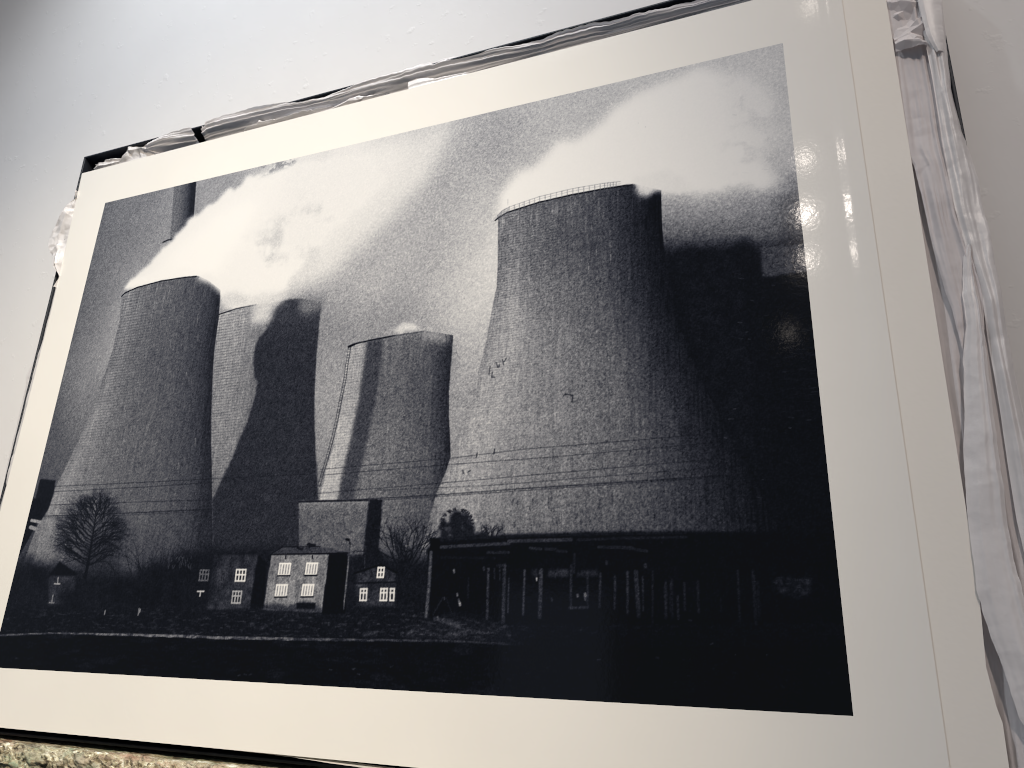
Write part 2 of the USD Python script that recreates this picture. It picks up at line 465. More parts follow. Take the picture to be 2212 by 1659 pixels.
# left plume: soft haze, then the dense white
B1, B2 = np.abs(rnd(34, 34, 81, 3) - .5) * 2 - .35, np.abs(rnd(34, 34, 82, 3) - .5) * 2 - .35     # billows


def billow(pts, tone, blur, amp, k=1.0):
    lay(mask(G(0, pts), blur, F1 * amp + B1 * 16 + fineX * 8, F2 * amp + B2 * 16 + fineY * 8) * k, tone)


billow([(560, 356), (985, 266), (960, 330), (910, 410), (840, 480), (755, 540), (690, 595), (610, 650), (480, 640), (470, 540)], .90, 15, 60, .95)
billow([(262, 630), (285, 600), (318, 575), (350, 532), (372, 522), (385, 495), (405, 470), (430, 455), (462, 440), (490, 415), (515, 395), (540, 372), (600, 356), (640, 352),
        (720, 342), (800, 330), (830, 380), (770, 450), (700, 510), (650, 560), (610, 625), (560, 660), (500, 665), (470, 640), (400, 610), (300, 625)], .955, 3.5, 24)
billow([(620, 350), (880, 290), (880, 370), (800, 430), (730, 500), (660, 560), (600, 560)], .93, 16, 50, .85)
billow([(330, 600), (380, 530), (450, 470), (520, 430), (560, 440), (520, 520), (470, 590), (430, 600)], .99, 14, 30, .8)
gm = rnd(40, 40, 21, 5)
reg = mask(G(0, [(535, 520), (640, 430), (730, 440), (670, 580), (580, 640), (530, 600)]), 16)
lay(reg * sstep(gm, .46, .70), .84)
reg = mask(G(0, [(560, 352), (640, 335), (640, 350), (590, 372), (560, 380)]), 4)
lay(reg * sstep(blot, .45, .6), .62)

# right plume
m_plumeR = plume(0, [(1072, 452), (1078, 425), (1095, 400), (1125, 370), (1165, 340), (1200, 308), (1228, 302), (1256, 288), (1296, 264), (1318, 236), (1358, 208), (1390, 194), (1440, 174),
                     (1480, 158), (1515, 142), (1580, 156), (1630, 172), (1665, 215), (1670, 260), (1660, 300), (1650, 340), (1660, 365), (1690, 385), (1680, 408), (1610, 425), (1500, 420), (1400, 425),
                     (1360, 420), (1075, 465)], .975, 7, 26, 14)
lay(mask(G(0, [(1560, 160), (1700, 110), (1720, 300), (1640, 330), (1590, 250)]), 14, F1 * 40, F2 * 40) * .35, .89)
wf = sstep(rnd(30, 30, 31, 4), .52, .66)
lay(mask(G(0, [(1560, 190), (1710, 130), (1725, 390), (1580, 400)]), 12) * wf * .35, .82)

# dark smoke under the right plume
yb = DY + F1 * 40 + fineY * 16
dark = np.interp(yb, [395, 412, 440, 470, 500, 525, 545], [.985, .82, .66, .56, .42, .24, .12])
rr = sstep(DX + F2 * 40, 1640, 1735)
dark = dark * (1 - rr * .30 * sstep(DY, 390, 430))
mk = (DX > 1405) & (DY > 395)
lay(ndi.gaussian_filter(mk.astype(float), 5) * sstep(yb, 396, 425), dark)
lay(mask(G(0, [(1690, 400), (1728, 378), (1745, 600), (1690, 480)]), 12, F1 * 30, F2 * 30) * .55, .36)


def tower(ys, xl_, xr_, knots, tones, top, rim, streak=.5, ring=.5, base=1e9, gain=lambda q, y: 1.0, s0=.26, s1=.05, ringp=6.0):
    """A cooling tower: outline by height, tone across it, form lines, run-off streaks, rim."""
    xl, xr = interp2(DY, ys, xl_, xr_)
    q = (DX - xl) / (xr - xl)
    m = sstep(DX, xl - 1, xl + 1) * (1 - sstep(DX, xr - 1, xr + 1))
    ty = np.interp(DX, [a for a, b in top], [b for a, b in top])
    m = m * sstep(DY, ty - 1, ty + 1) * (DY < base)
    t = np.interp(q, knots, tones) * gain(q, DY)
    slope = np.interp(DY, [400, 1150], [s0, s1])
    r = (DY + slope * (DX - xl)) / ringp
    lines = .5 + .5 * np.cos(2 * np.pi * r)
    cols = np.floor(q * 46)
    seams = (np.abs((q * 46) % 1 - .5) > .40)
    jit = rnd(5, 3, int(ys[0]) + 3, 2)
    fade = np.clip(1.25 - q * 2.3, .12, 1) * np.clip(1.2 - (DY - ys[0]) / 620, .25, 1)
    t = t * (1 - ring * .34 * fade * sstep(lines * (.5 + jit), .35, .85)) * (1 - ring * .16 * fade * seams)
    edge_run = np.exp(-((DY - ty) / 38) ** 2)
    t = t + streak * (sstep(vert, .62, .82) * (.10 + .20 * edge_run) + (sstep(vert2, .66, .85) * .07)) * np.clip(1.3 - q, .1, 1) - streak * .06 * sstep(vert, .5, .25)
    t = t * (.93 + .16 * blot)
    lay(m, t)
    if rim is not None:
        stroke(G(0, rim), 2.6, .10)
    return m, q


# tower behind the left one, the wide lit tower with its shadow band
tower(np.array([650, 690, 760, 840, 900, 1000, 1080, 1180]), np.array([472, 470, 466, 460, 458, 456, 457, 458]), np.array([692, 690, 684, 680, 679, 682, 686, 690]),
      [0, .1, .3, .6, 1], [.66, .70, .60, .40, .25], [(470, 680), (552, 658), (610, 650), (650, 646), (692, 652)], [(474, 679), (510, 667), (553, 658)], .5, .6,
      gain=lambda q, y: np.interp(y, [660, 800, 950, 1150], [1.0, .85, .80, .55]))
tower(np.array([715, 790, 850, 900, 960, 1010, 1070, 1120, 1180]), np.array([754, 747, 742, 733, 722, 706, 692, 688, 684]), np.array([980, 974, 970, 970, 973, 974, 985, 990, 1000]),
      [0, .12, .2, .5, .8, .93, 1], [.74, .70, .46, .42, .34, .22, .18], [(752, 749), (768, 742), (800, 733), (852, 724), (920, 715), (980, 724)], [(754, 749), (770, 742), (800, 735), (852, 725), (915, 716)], .45, .35,
      gain=lambda q, y: np.interp(y, [730, 850, 1000, 1150], [.98, .92, 1.02, .95]))
lay(mask(G(5, [(235, 545), (325, 530), (322, 620), (306, 740), (286, 900), (234, 1150), (184, 1350), (138, 1560), (40, 1560), (80, 1350), (128, 1150), (180, 900), (208, 700)]), 2.2) * .9, .22 + .05 * blot)
# steam over its rim
plume(5, [(380, 480), (440, 430), (520, 425), (560, 450), (600, 470), (690, 470), (770, 520), (700, 560), (620, 530), (560, 486), (400, 505)], .72, 6, 14, 10, .75)
plume(5, [(385, 478), (440, 432), (510, 425), (555, 455), (545, 468), (430, 486)], .90, 3, 10, 6, .8)
lay(mask(G(5, [(690, 600), (760, 540), (745, 720), (690, 700)]), 8, fineX * 14, fineY * 14) * .5, .16)
# shadow thrown on the second tower
lay(mask(G(4, [(1745, 300), (1800, 282), (1875, 277), (2000, 310), (1985, 450), (1970, 600), (1958, 750), (1952, 900), (1955, 1050), (1962, 1200), (1975, 1350), (1990, 2100), (1322, 2100), (1322, 1530),
               (1370, 1420), (1420, 1320), (1460, 1230), (1500, 1130), (1540, 1050), (1570, 950), (1590, 870), (1602, 800), (1580, 760), (1578, 660), (1590, 570), (1612, 520), (1660, 470), (1690, 400), (1715, 330)]), 1.5, fineX * 3, fineY * 3),
    .16 + .05 * blot + .05 * sstep(DY, 760, 660))
# steam over the second tower
plume(4, [(1500, 300), (1600, 250), (1760, 235), (1780, 290), (1700, 340), (1690, 400), (1640, 430), (1570, 420), (1560, 370), (1590, 330)], .86, 6, 16, 10, .9)
plume(4, [(1870, 260), (2010, 270), (2010, 330), (1950, 360), (1890, 370), (1870, 330)], .52, 6, 12, 10, .8)
plume(4, [(1370, 250), (1480, 235), (1560, 270), (1540, 310), (1385, 352)], .84, 5, 8, 8, .9)

# left tower
tl = [(262, 638), (272, 630), (296, 620), (348, 606), (400, 598), (428, 596), (450, 606), (478, 628)]
tower(np.array([600, 640, 690, 757, 800, 850, 900, 945, 990, 1040, 1085, 1150, 1210, 1300]), np.array([264, 263, 259, 243, 229, 211, 193, 172, 151, 126, 103, 75, 52, 20]),
      np.array([476, 476, 472, 463, 460, 458, 456, 456, 457, 458, 458, 459, 459, 460]), [0, .06, .18, .35, .6, .85, .95, 1], [.52, .58, .49, .41, .36, .28, .19, .16], tl,
      [(263, 640), (270, 633), (296, 621), (348, 607), (400, 599), (424, 597)], .5, .52, gain=lambda q, y: np.interp(y, [600, 760, 900, 1100, 1250], [1.0, .92, .98, 1.02, .78]))
plume(4, [(1215, 128), (1300, 120), (1400, 190), (1392, 270), (1350, 215), (1290, 180), (1235, 160)], .95, 4, 10, 10, .95)
plume(4, [(780, 215), (800, 185), (850, 150), (1000, 110), (1200, 90), (1215, 132), (1080, 148), (950, 172), (850, 197)], .975, 2.5, 4, 3)
stroke(T_(0, G(0, [(263, 640), (270, 633), (296, 621), (348, 607), (400, 599), (424, 597)])), 2.4, .12)

# smoke-dark towers on the right
lay(mask(G(0, [(1440, 560), (1470, 540), (1540, 536), (1600, 534), (1640, 536), (1646, 590), (1655, 660), (1668, 760), (1690, 1100), (1860, 1100), (1860, 1300), (1430, 1300)]), 5, fineX * 10, F2 * 26 + fineY * 22), .10 + .05 * (blot - .5) + .03 * F1)
lay(mask(G(0, [(1600, 575), (1640, 565), (1646, 590), (1655, 660), (1668, 760), (1690, 1100), (1640, 1100), (1620, 800)]), 1.4), .085)
lay(mask(G(0, [(1437, 560), (1460, 560), (1500, 760), (1560, 960), (1500, 900), (1460, 700)]), 3), .085)
lay(mask(G(6, [(590, 148), (720, 128), (860, 112), (1100, 90), (1100, 2000), (690, 2000), (600, 500)]), 1.2), .07 + .02 * blot)
lay(mask(G(6, [(575, -40), (900, -60), (900, 105), (720, 126), (590, 145)]), 1.5) * .8, .30 + .06 * blot)

# the great tower
tr = [(1068, 478), (1078, 469), (1095, 458), (1164, 436), (1234, 420), (1303, 407), (1348, 400), (1372, 398), (1400, 404), (1432, 412)]
yy_ = np.array([390, 480, 576, 620, 650, 690, 735, 775, 815, 855, 890, 925, 975, 1020, 1066, 1120, 1170, 1250])
tower(yy_, np.array([1076, 1076, 1075, 1073, 1066, 1059, 1051, 1041, 1030, 1018, 1008, 994, 977, 963, 942, 928, 915, 890]),
      np.array([1428, 1430, 1438, 1441, 1450, 1464, 1480, 1495, 1512, 1532, 1550, 1566, 1590, 1610, 1640, 1670, 1700, 1750]),
      [0, .05, .12, .22, .42, .62, .76, .90, 1], [.56, .63, .63, .54, .46, .38, .27, .16, .11], tr, [(1070, 476), (1078, 469), (1095, 459), (1164, 437), (1234, 421), (1303, 408), (1348, 401), (1366, 399)],
      .55, .50, gain=lambda q, y: np.interp(y, [400, 520, 640, 760, 900, 1050, 1180], [.82, .80, .95, 1.05, 1.08, 1.0, .80]) * (1 + .10 * np.exp(-((q - .15) / .1) ** 2) * np.interp(y, [600, 700, 800], [0, 1, 0])), ringp=5.4)
# its railing, and the steam that hides the right end of the rim
rl = np.array([(1074, 466), (1085, 455), (1100, 447), (1164, 425), (1234, 408), (1303, 396), (1340, 392)], float)
stroke(G(0, rl), 1.0, .55, .8); stroke(G(0, rl + [0, 5]), .8, .60, .7)
rim_ = np.array([(1078, 469), (1095, 459), (1164, 437), (1234, 421), (1303, 408), (1348, 401)], float)
for k in np.linspace(0.02, .96, 34):
    a = np.array([np.interp(k, np.linspace(0, 1, len(rl)), rl[:, 0]), np.interp(k, np.linspace(0, 1, len(rl)), rl[:, 1])])
    b = np.array([a[0], np.interp(a[0], rim_[:, 0], rim_[:, 1])])
    stroke(G(0, [a, b]), 1.0, .5, .8)
plume(2, [(1885, 1150), (1920, 1205), (1990, 1225), (2010, 1190), (2040, 1178), (2080, 1190), (2150, 1215), (2250, 1150), (2100, 1050), (1900, 1100)], .95, 3.5, 12, 14, .96)
lay(mask(G(2, [(1830, 1152), (1890, 1148), (1900, 1175), (1850, 1180)]), 1.5, fineX * 8, fineY * 8) * .7, .16)
# pale run-off marks, and dark ones, on the near towers
for n_, xa, xb, ya, yb_, lean in ((150, 275, 440, 640, 1020, -.10), (120, 1095, 1340, 430, 800, -.02)):
    for _ in range(n_):
        x0 = rng.uniform(xa, xb) if rng.random() < .6 else np.clip(rng.normal((xa * .6 + xb * .4), (xb - xa) * .16), xa, xb)
        y0 = ya + (yb_ - ya) * rng.random() ** 1.5
        L = rng.uniform(4, 20); k_ = (y0 - ya) / (yb_ - ya)
        x0 = x0 - k_ * (.34 * (xb - x0)) * (1 if xa < 1000 else .5)
        stroke(G(0, [(x0, y0), (x0 + lean * L, y0 + L)]), rng.uniform(.6, 1.1), rng.uniform(.45, .7), rng.uniform(.25, .6))
# dark marks on the concrete
for t, g_ in ((5, [(995, 700), (988, 750)]), (5, [(1010, 735), (1005, 765), (1022, 768)]), (5, [(1035, 675), (1042, 705)]), (5, [(1052, 690), (1050, 705)]), (5, [(1072, 660), (1080, 690)]), (5, [(1095, 650), (1085, 668)]),
              (5, [(1450, 885), (1465, 872), (1510, 880), (1505, 920)]), (5, [(915, 1240), (910, 1265)]), (5, [(1022, 1215), (1018, 1245)]), (5, [(825, 1345), (828, 1365)]), (5, [(860, 1355), (870, 1350)])):
    stroke(G(t, g_), 1.9, .12, .7)
for _ in range(60):
    x0, y0 = rng.uniform(1100, 1520), rng.uniform(1060, 1160)
    stroke(G(0, [(x0, y0), (x0 + rng.normal(0, 1.5), y0 + rng.uniform(3, 14))]), rng.uniform(1, 2.5), .14, .45)

# wires
for t, g_, w in ((5, [(-60, 1340), (760, 1270), (1200, 1215), (2000, 1150), (2500, 1105)], 1.3), (5, [(-60, 1376), (740, 1310), (1400, 1262), (2100, 1200), (2500, 1165)], 1.3), (5, [(-80, 1490), (700, 1425), (2000, 1310), (2500, 1265)], 1.3),
                 (5, [(300, 1470), (1000, 1440), (2000, 1360), (2500, 1320)], 1.1), (5, [(0, 1538), (660, 1500), (1200, 1460), (2150, 1398), (2600, 1370)], 2.2), (5, [(0, 1550), (660, 1510), (1200, 1472), (2150, 1408), (2600, 1380)], 1.2),
                 (4, [(330, 1447), (800, 1425), (1300, 1400), (1900, 1370)], 1.5), (4, [(320, 1480), (900, 1450), (1330, 1420)], 1.5), (4, [(300, 1562), (800, 1545), (1300, 1530)], 1.4), (4, [(270, 1632), (800, 1612), (1320, 1588)], 2.4),
                 (4, [(270, 1642), (800, 1624), (1320, 1600)], 1.0)):
    stroke(G(t, g_), w * .85, .12, .62)
# ladder on the third tower
lad = np.array([(2183, 575), (2165, 690), (2150, 800), (2128, 900), (2105, 1020), (2075, 1150), (2045, 1260), (1990, 1445)], float)
stroke(G(4, lad), 1.5, .20, .9); stroke(G(4, lad - [14, 0]), 1.2, .25, .8)
for k in np.linspace(0, 1, 46):
    a = np.array([np.interp(k, np.linspace(0, 1, len(lad)), lad[:, 0]), np.interp(k, np.linspace(0, 1, len(lad)), lad[:, 1])])
    stroke(G(4, [a, a - [16, 2]]), 1.0, .25, .8)
stroke(G(4, [(2170, 577), (2205, 562)]), 4, .10)

# ---- foot of the scene: everything below is nearly black
hor = np.interp(DX, [0, 60, 110, 280, 330, 460, 640, 760, 860, 920, 1900], [1205, 1205, 1225, 1240, 1215, 1190, 1175, 1195, 1190, 1200, 1200]) + F1 * 26 + fineY * 16
lay(sstep(DY, hor - 22, hor + 26), .105 + .05 * (blot - .5) + .06 * F1)
grass = rnd(7, 2.2, 41, 3)
lay(sstep(DY, 1300, 1330) * .9, .095 + .13 * sstep(grass, .52, .85) * np.interp(DX, [0, 300, 900, 1300, 1500], [.5, .7, 1, .6, .15]) * (DY < 1375) + .03 * (grass - .5))

# dark works at the left edge
lay(mask(G(4, [(250, 1398), (345, 1410), (335, 1490), (300, 1590), (255, 1660), (190, 1660)]), 1.0), .11)
lay(mask(G(7, [(190, -20), (300, -20), (240, 120), (170, 250), (120, 340), (60, 400), (60, 300)]), 1.0), .10)
stroke(G(7, [(195, 118), (248, 128)]), 5, .62); stroke(G(7, [(188, 160), (225, 172)]), 6, .58)

# block with a tall dark stack
bt = mask(G(8, [(-195, -5), (235, -12), (235, 330), (-195, 340)]), .8)
lay(bt, .37 + .10 * (blot - .5) + .08 * sstep(DY, 1110, 1088))
stroke(G(8, [(-198, 2), (235, -8)]), 3, .14); stroke(G(8, [(-190, 14), (235, 4)]), 1.5, .52, .7)
lay(mask(G(8, [(245, -15), (325, -12), (318, 100), (300, 285), (345, 370), (380, 420), (130, 420), (205, 330), (218, 200)]), .9), .10)
stroke(G(8, [(215, 420), (218, 200), (240, 0)]), 1.3, .2, .7)


def twigs(t, root, ang, length, wid, depth, tone, spread=.55, alpha=.9, shrink=.74, bias=0.0):
    """A bare tree as forking strokes; angle 0 is up."""
    a = np.array(root, float)
    b = a + length * np.array([math.sin(ang), -math.cos(ang)])
    mid = (a + b) / 2 + rng.normal(0, length * .06, 2)
    stroke(G(t, [a, mid, b]), [wid, wid * .85, wid * .7], tone, alpha)
    if depth > 0:
        for k in range(2 + (rng.random() < .55)):
            twigs(t, b if k else a + (b - a) * rng.uniform(.55, .95), ang + rng.normal(bias, spread), length * rng.uniform(shrink - .14, shrink + .1), wid * .66, depth - 1, tone, spread, alpha, shrink)


stroke(G(7, [(530, 470), (545, 400), (566, 280), (590, 140), (604, 10)]), [7, 6, 4, 2.2, 1], .075, .9)
for h_ in np.linspace(.04, 1, 26):
    x0, y0 = np.interp(h_, [0, .2, .5, 1], [542, 552, 574, 602]), np.interp(h_, [0, 1], [415, 50])
    for sg in (-1, 1):
        L_ = np.interp(h_, [0, .3, .6, .85, 1], [105, 128, 122, 96, 56]) * rng.uniform(.75, 1.15)
        twigs(7, (x0, y0), sg * np.interp(h_, [0, .3, .7, 1], [1.2, .95, .8, .5]) + rng.normal(0, .15), L_ * .62, 2.8 - h_, 5, .085, .38, .72, .77, -sg * .05)
lay(mask(G(7, [(400, 330), (400, 200), (470, 80), (590, 0), (720, 70), (800, 190), (790, 330), (640, 420), (520, 420)]), 14, fineX * 30, fineY * 30) * .28, .10)
lay(mask(G(7, [(480, 400), (560, 250), (640, 260), (740, 400), (800, 520), (480, 520)]), 9, fineX * 20, fineY * 20) * .5, .09)
for a in (-.45, -.15, .1, .4, .75):
    twigs(8, (450, 470), a, 120, 3.0, 5, .085, .38, .85, .76)
for k in range(5):
    twigs(8, (470 + rng.uniform(-70, 120), 500), rng.uniform(-.3, .4), 90, 2.0, 4, .09, .4, .8, .76)
# the ivy-clad crown
lay(mask(G(8, [(690, 230), (700, 130), (735, 75), (790, 45), (850, 70), (885, 125), (890, 190), (930, 180), (960, 215), (960, 260), (690, 260)]), 1.6, fineX * 22, fineY * 22) * .93, .09 + .10 * sstep(blot, .55, .75))
for _ in range(46):
    aa = rng.uniform(-2.0, 2.0)
    twigs(8, (790 + 85 * math.sin(aa), 130 - 70 * math.cos(aa)), aa + rng.normal(0, .3), 13, 1.1, 1, .10, .5, .8)
for _ in range(10):
    twigs(8, (rng.uniform(920, 1040), 225), rng.uniform(-.8, .8), 40, 1.5, 2, .12, .6, .8)
for _ in range(30):
    twigs(7, (rng.uniform(780, 1300), rng.uniform(430, 520)), rng.uniform(-.5, .5), rng.uniform(40, 90), 1.6, 3, .10, .35, .6)
for _ in range(30):
    x0, y0 = rng.uniform(1040, 1200), rng.uniform(340, 410)
    stroke(G(7, [(x0, y0), (x0 + rng.normal(0, 6), y0 + rng.uniform(6, 20))]), 1.6, .30, .5)


def window(t, x0, y0, x1, y1, panes=3, skew=0.0, frame=.97, glass=.42, cross=.0, part=None):
    """A lit white window frame with dark panes."""
    a = np.array([(x0, y0), (x1, y0), (x1 - skew, y1), (x0 - skew, y1)], float)
    m = mask(G(t, a), .5)
    lay(m, glass)
    w = 2.1
    segs = [[a[0], a[1]], [a[1], a[2]], [a[2], a[3]], [a[3], a[0]]]
    for k in range(1, panes):
        s = k / panes
        segs.append([a[0] + (a[1] - a[0]) * s, a[3] + (a[2] - a[3]) * s])
    if cross:
        segs.append([a[0] + (a[3] - a[0]) * cross, a[1] + (a[2] - a[1]) * cross])
    for k, s in enumerate(segs):
        if part is None or k in part:
            stroke(G(t, s), w, frame)


# brightly lit house
lay(mask(G(7, [(2046, 322), (2162, 320), (2150, 700), (2000, 700)]), .7), .06)
lay(mask(G(7, [(1690, 328), (2048, 322), (2000, 692), (1636, 676)]), .7), .47 + .26 * (blot - .5) + .06 * sstep(vert, .4, .7))
lay(mask(G(7, [(1640, 640), (1760, 650), (1900, 630), (2003, 660), (2000, 700), (1630, 690)]), 2.0, fineX * 8, fineY * 12) * .75, .13)
lay(mask(G(7, [(1845, 628), (1965, 630), (1960, 670), (1845, 668)]), .8), .08)
lay(mask(G(7, [(1684, 330), (1758, 285), (1992, 282), (2168, 318), (2050, 324)]), .8), .24 + .1 * (blot - .5))
stroke(G(7, [(1684, 331), (1860, 328), (2050, 325), (2165, 320)]), 2.2, .07)
stroke(G(7, [(1684, 329), (1758, 284), (1992, 281)]), 1.4, .08)
stroke(G(7, [(1915, 268), (1960, 274)]), 3.4, .08); stroke(G(7, [(1925, 262), (1925, 284)]), 3, .08); stroke(G(7, [(1850, 290), (1880, 300)]), 3, .1)
for x0, y0 in ((1742, 387), (1910, 385), (1722, 520), (1886, 519)):
    window(7, x0, y0, x0 + 66, y0 + 70, 4, 10, .98, .62)
    stroke(G(7, [(x0 - 14, y0 + 76), (x0 + 62, y0 + 75)]), 2.2, .10)
stroke(G(7, [(1778, 340), (1778, 356)]), 2.4, .1); stroke(G(7, [(1944, 338), (1944, 354)]), 2.4, .1)
# dim house beside it
lay(mask(G(7, [(1330, 335), (1606, 330), (1555, 670), (1285, 670)]), 1.2), .20 + .20 * (blot - .5) + .08 * F1)
lay(mask(G(7, [(1200, 360), (1360, 340), (1330, 670), (1190, 670)]), 8, fineX * 16, fineY * 16) * .85, .10)
lay(mask(G(7, [(1606, 330), (1660, 380), (1640, 660), (1555, 665)]), 1.2), .07)
window(7, 1472, 425, 1530, 495, 3, 8, .95, .14, .45)
window(7, 1450, 560, 1503, 632, 3, 9, .70, .12, .40)
window(7, 1247, 428, 1300, 492, 3, 8, .38, .10, .4)
window(7, 1228, 560, 1268, 588, 2, 4, .8, .10, 0, (0, 4))
window(7, 1378, 430, 1400, 500, 2, 6, .25, .12, .5)
# little house at the far left
lay(mask(G(7, [(306, 462), (372, 452), (470, 462), (455, 600), (400, 650), (300, 640)]), 2.0, fineX * 6, fineY * 6), .20 + .16 * (blot - .5))
lay(mask(G(7, [(300, 465), (372, 370), (410, 400), (480, 445), (478, 460)]), 1.0), .08)
lay(mask(G(7, [(380, 560), (480, 520), (480, 680), (360, 680)]), 6, fineX * 14, fineY * 14) * .9, .09)
stroke(G(7, [(362, 474), (358, 512)]), 2.2, .62); stroke(G(7, [(338, 512), (372, 514)]), 2.2, .66); stroke(G(7, [(330, 582), (322, 630)]), 2.2, .5); stroke(G(7, [(306, 630), (335, 632)]), 2.0, .5)
for g_ in ([(865, 668), (860, 706)], [(655, 680), (650, 702)], [(868, 690), (872, 672)]):
    stroke(G(7, g_), 2.4, .55, .9)
# gabled house
lay(mask(G(8, [(158, 650), (166, 440), (238, 412), (312, 396), (405, 440), (412, 655)]), 1.2), .19 + .20 * (blot - .5))
stroke(G(8, [(150, 448), (312, 394), (415, 444)]), 3, .06)
stroke(G(8, [(150, 510), (405, 502)]), 2.2, .08)
window(8, 299, 413, 336, 472, 2, 6, .97, .12, .48)
window(8, 190, 545, 229, 616, 2, 5, .92, .14, .34)
window(8, 316, 544, 355, 616, 2, 5, .95, .16, .34)
window(8, 376, 544, 399, 616, 1, 4, .93, .14, .34)
# lamp post
stroke(G(8, [(105, 236), (118, 244), (125, 268)]), 2.0, .14); stroke(G(8, [(100, 236), (116, 240)]), 3.4, .08)
stroke(G(8, [(125, 268), (118, 330), (112, 400), (100, 520), (88, 620), (84, 670)]), 1.6, [.16, .2, .5, .55, .5, .3], .8)
stroke(G(7, [(2172, 280), (2165, 400), (2150, 520), (2142, 620)]), 1.3, [.2, .45, .4, .4], .7)

# pipe bridge
lay(mask(G(8, [(600, 300), (690, 240), (1100, 205), (1600, 190), (2212, 185), (2900, 190), (3300, 210), (3300, 760), (1100, 770), (620, 740)]), 1.5), .062 + .025 * (blot - .5))
lay(mask(G(8, [(620, 228), (684, 222), (690, 305), (618, 312)]), .8), .05)
stroke(G(8, [(690, 285), (900, 272), (1110, 262)]), 4.0, .24, .8)
stroke(G(8, [(1112, 248), (1500, 238)]), 4.2, .24, .8); stroke(G(8, [(1540, 240), (1860, 228), (2212, 222)]), 3.0, .15, .7)
stroke(G(8, [(730, 238), (1100, 222), (1600, 205), (2212, 198)]), 2.5, .13, .5)
for g_, t_ in (([(980, 318), (1110, 318)], .24), ([(1245, 290), (1310, 298)], .26), ([(1340, 297), (1400, 297)], .22), ([(1410, 310), (1470, 312)], .2), ([(1670, 284), (1880, 288)], .24), ([(1840, 290), (1970, 310)], .2), ([(690, 350), (1020, 352)], .13), ([(1040, 400), (1090, 398)], .22)):
    stroke(G(8, g_), 3.4, t_ * .8, .7)
for g_, w, t_ in (([(628, 318), (612, 560), (596, 715)], 8, .34), ([(985, 420), (976, 730)], 6, .26), ([(1085, 400), (1076, 750)], 8, .24), ([(1112, 480), (1106, 690)], 3, .26), ([(1210, 430), (1200, 705)], 5, .28), ([(1312, 430), (1304, 720)], 9, .27),
                  ([(1500, 400), (1496, 662)], 6, .20), ([(1520, 330), (1516, 440)], 5, .16), ([(1602, 440), (1600, 655)], 5, .18), ([(1682, 450), (1676, 655)], 5, .2), ([(1772, 470), (1770, 665)], 5, .22), ([(1850, 440), (1850, 695)], 5, .24), ([(1902, 440), (1920, 715)], 9, .22),
                  ([(1945, 470), (1948, 680)], 3, .24), ([(2006, 440), (2006, 750)], 4, .16), ([(2086, 510), (2090, 725)], 6, .2), ([(2120, 500), (2118, 690)], 5, .13), ([(2160, 600), (2166, 730)], 4, .2), ([(860, 480), (856, 600)], 5, .13), ([(1022, 420), (1022, 480)], 3, .2), ([(1055, 400), (1055, 490)], 3, .2)):
    stroke(G(8, g_), w * .55, t_, .8, .9)
for g_, w, t_ in (([(18, 490), (26, 720)], 5, .14), ([(58, 590), (62, 730)], 4, .18), ([(98, 510), (102, 675)], 5, .19), ([(182, 500), (188, 690)], 5, .17), ([(325, 600), (326, 680)], 4, .13), ([(430, 430), (446, 780)], 4, .15), ([(526, 430), (545, 760)], 6, .16), ([(555, 500), (568, 740)], 6, .12)):
    stroke(G(9, g_), w * .55, t_, .8, .9)
lay(mask(G(8, [(1358, 428), (1484, 420), (1484, 468), (1350, 470)]), 1.4) * .8, .22 + .1 * (blot - .5))
lay(mask(G(8, [(1535, 430), (1668, 425), (1668, 468), (1535, 470)]), 1.4) * .7, .18 + .1 * (blot - .5))
lay(mask(G(8, [(1258, 420), (1290, 418), (1290, 470), (1258, 470)]), 1.4) * .7, .20)
lay(mask(G(9, [(655, 470), (890, 468), (888, 580), (760, 600), (650, 560)]), 1.6) * (.35 + .65 * sstep(rnd(5, 3, 55, 2), .35, .65)), .17)
stroke(G(8, [(1490, 664), (1600, 660)]), 3, .26, .8)
for x0, y0, w, t_ in ((770, 428, 5, .38), (790, 575, 4, .42), (806, 632, 5, .62), (800, 612, 4, .4), (1284, 478, 3, .85), (1538, 580, 4, .42), (1585, 576, 5, .55), (1586, 600, 4, .36), (1378, 605, 4, .2), (1720, 376, 5, .2), (1960, 394, 6, .2), (955, 412, 5, .2), (710, 598, 3, .25), (668, 718, 3, .5)):
    stroke(G(8, [(x0, y0), (x0 + 2, y0 + 12)]), w * .6, t_, .9, .8)
stroke(G(8, [(700, 600), (640, 705)]), 2, .13); stroke(G(8, [(720, 600), (760, 700)]), 1.6, .12)

# bank, road edge, field
lay(mask(G(8, [(430, 850), (520, 770), (600, 735), (760, 720), (1000, 735), (1100, 800), (1180, 860), (640, 870)]), 5, fineX * 14, fineY * 8) * .8, .13 + .12 * sstep(grass, .45, .8))
for g_ in ([(735, 760), (800, 775)], [(740, 825), (840, 826)], [(480, 830), (520, 800)], [(210, 830), (290, 815)], [(650, 730), (760, 745)], [(690, 745), (780, 770)]):
    stroke(G(8, g_), 4, .28, .6, 1.5)
yr = np.interp(DX, T_(7, [(0, 830), (100, 824), (300, 816), (700, 822), (1200, 832), (1300, 838), (2212, 856)])[:, 0].tolist() + T_(8, [(700, 862), (1000, 876), (1280, 888)])[:, 0].tolist(),
               T_(7, [(0, 830), (100, 824), (300, 816), (700, 822), (1200, 832), (1300, 838), (2212, 856)])[:, 1].tolist() + T_(8, [(700, 862), (1000, 876), (1280, 888)])[:, 1].tolist())
wr = 2.6 + 3.0 * sstep(DX, 120, 420) * (1 - .5 * sstep(DX, 560, 900)) + fineY * 4
rd = sstep(DY, yr - 1, yr + .6) * (1 - sstep(DY, yr + wr - 1, yr + wr + 1.5)) * (1 - sstep(DX, 1080, 1160))
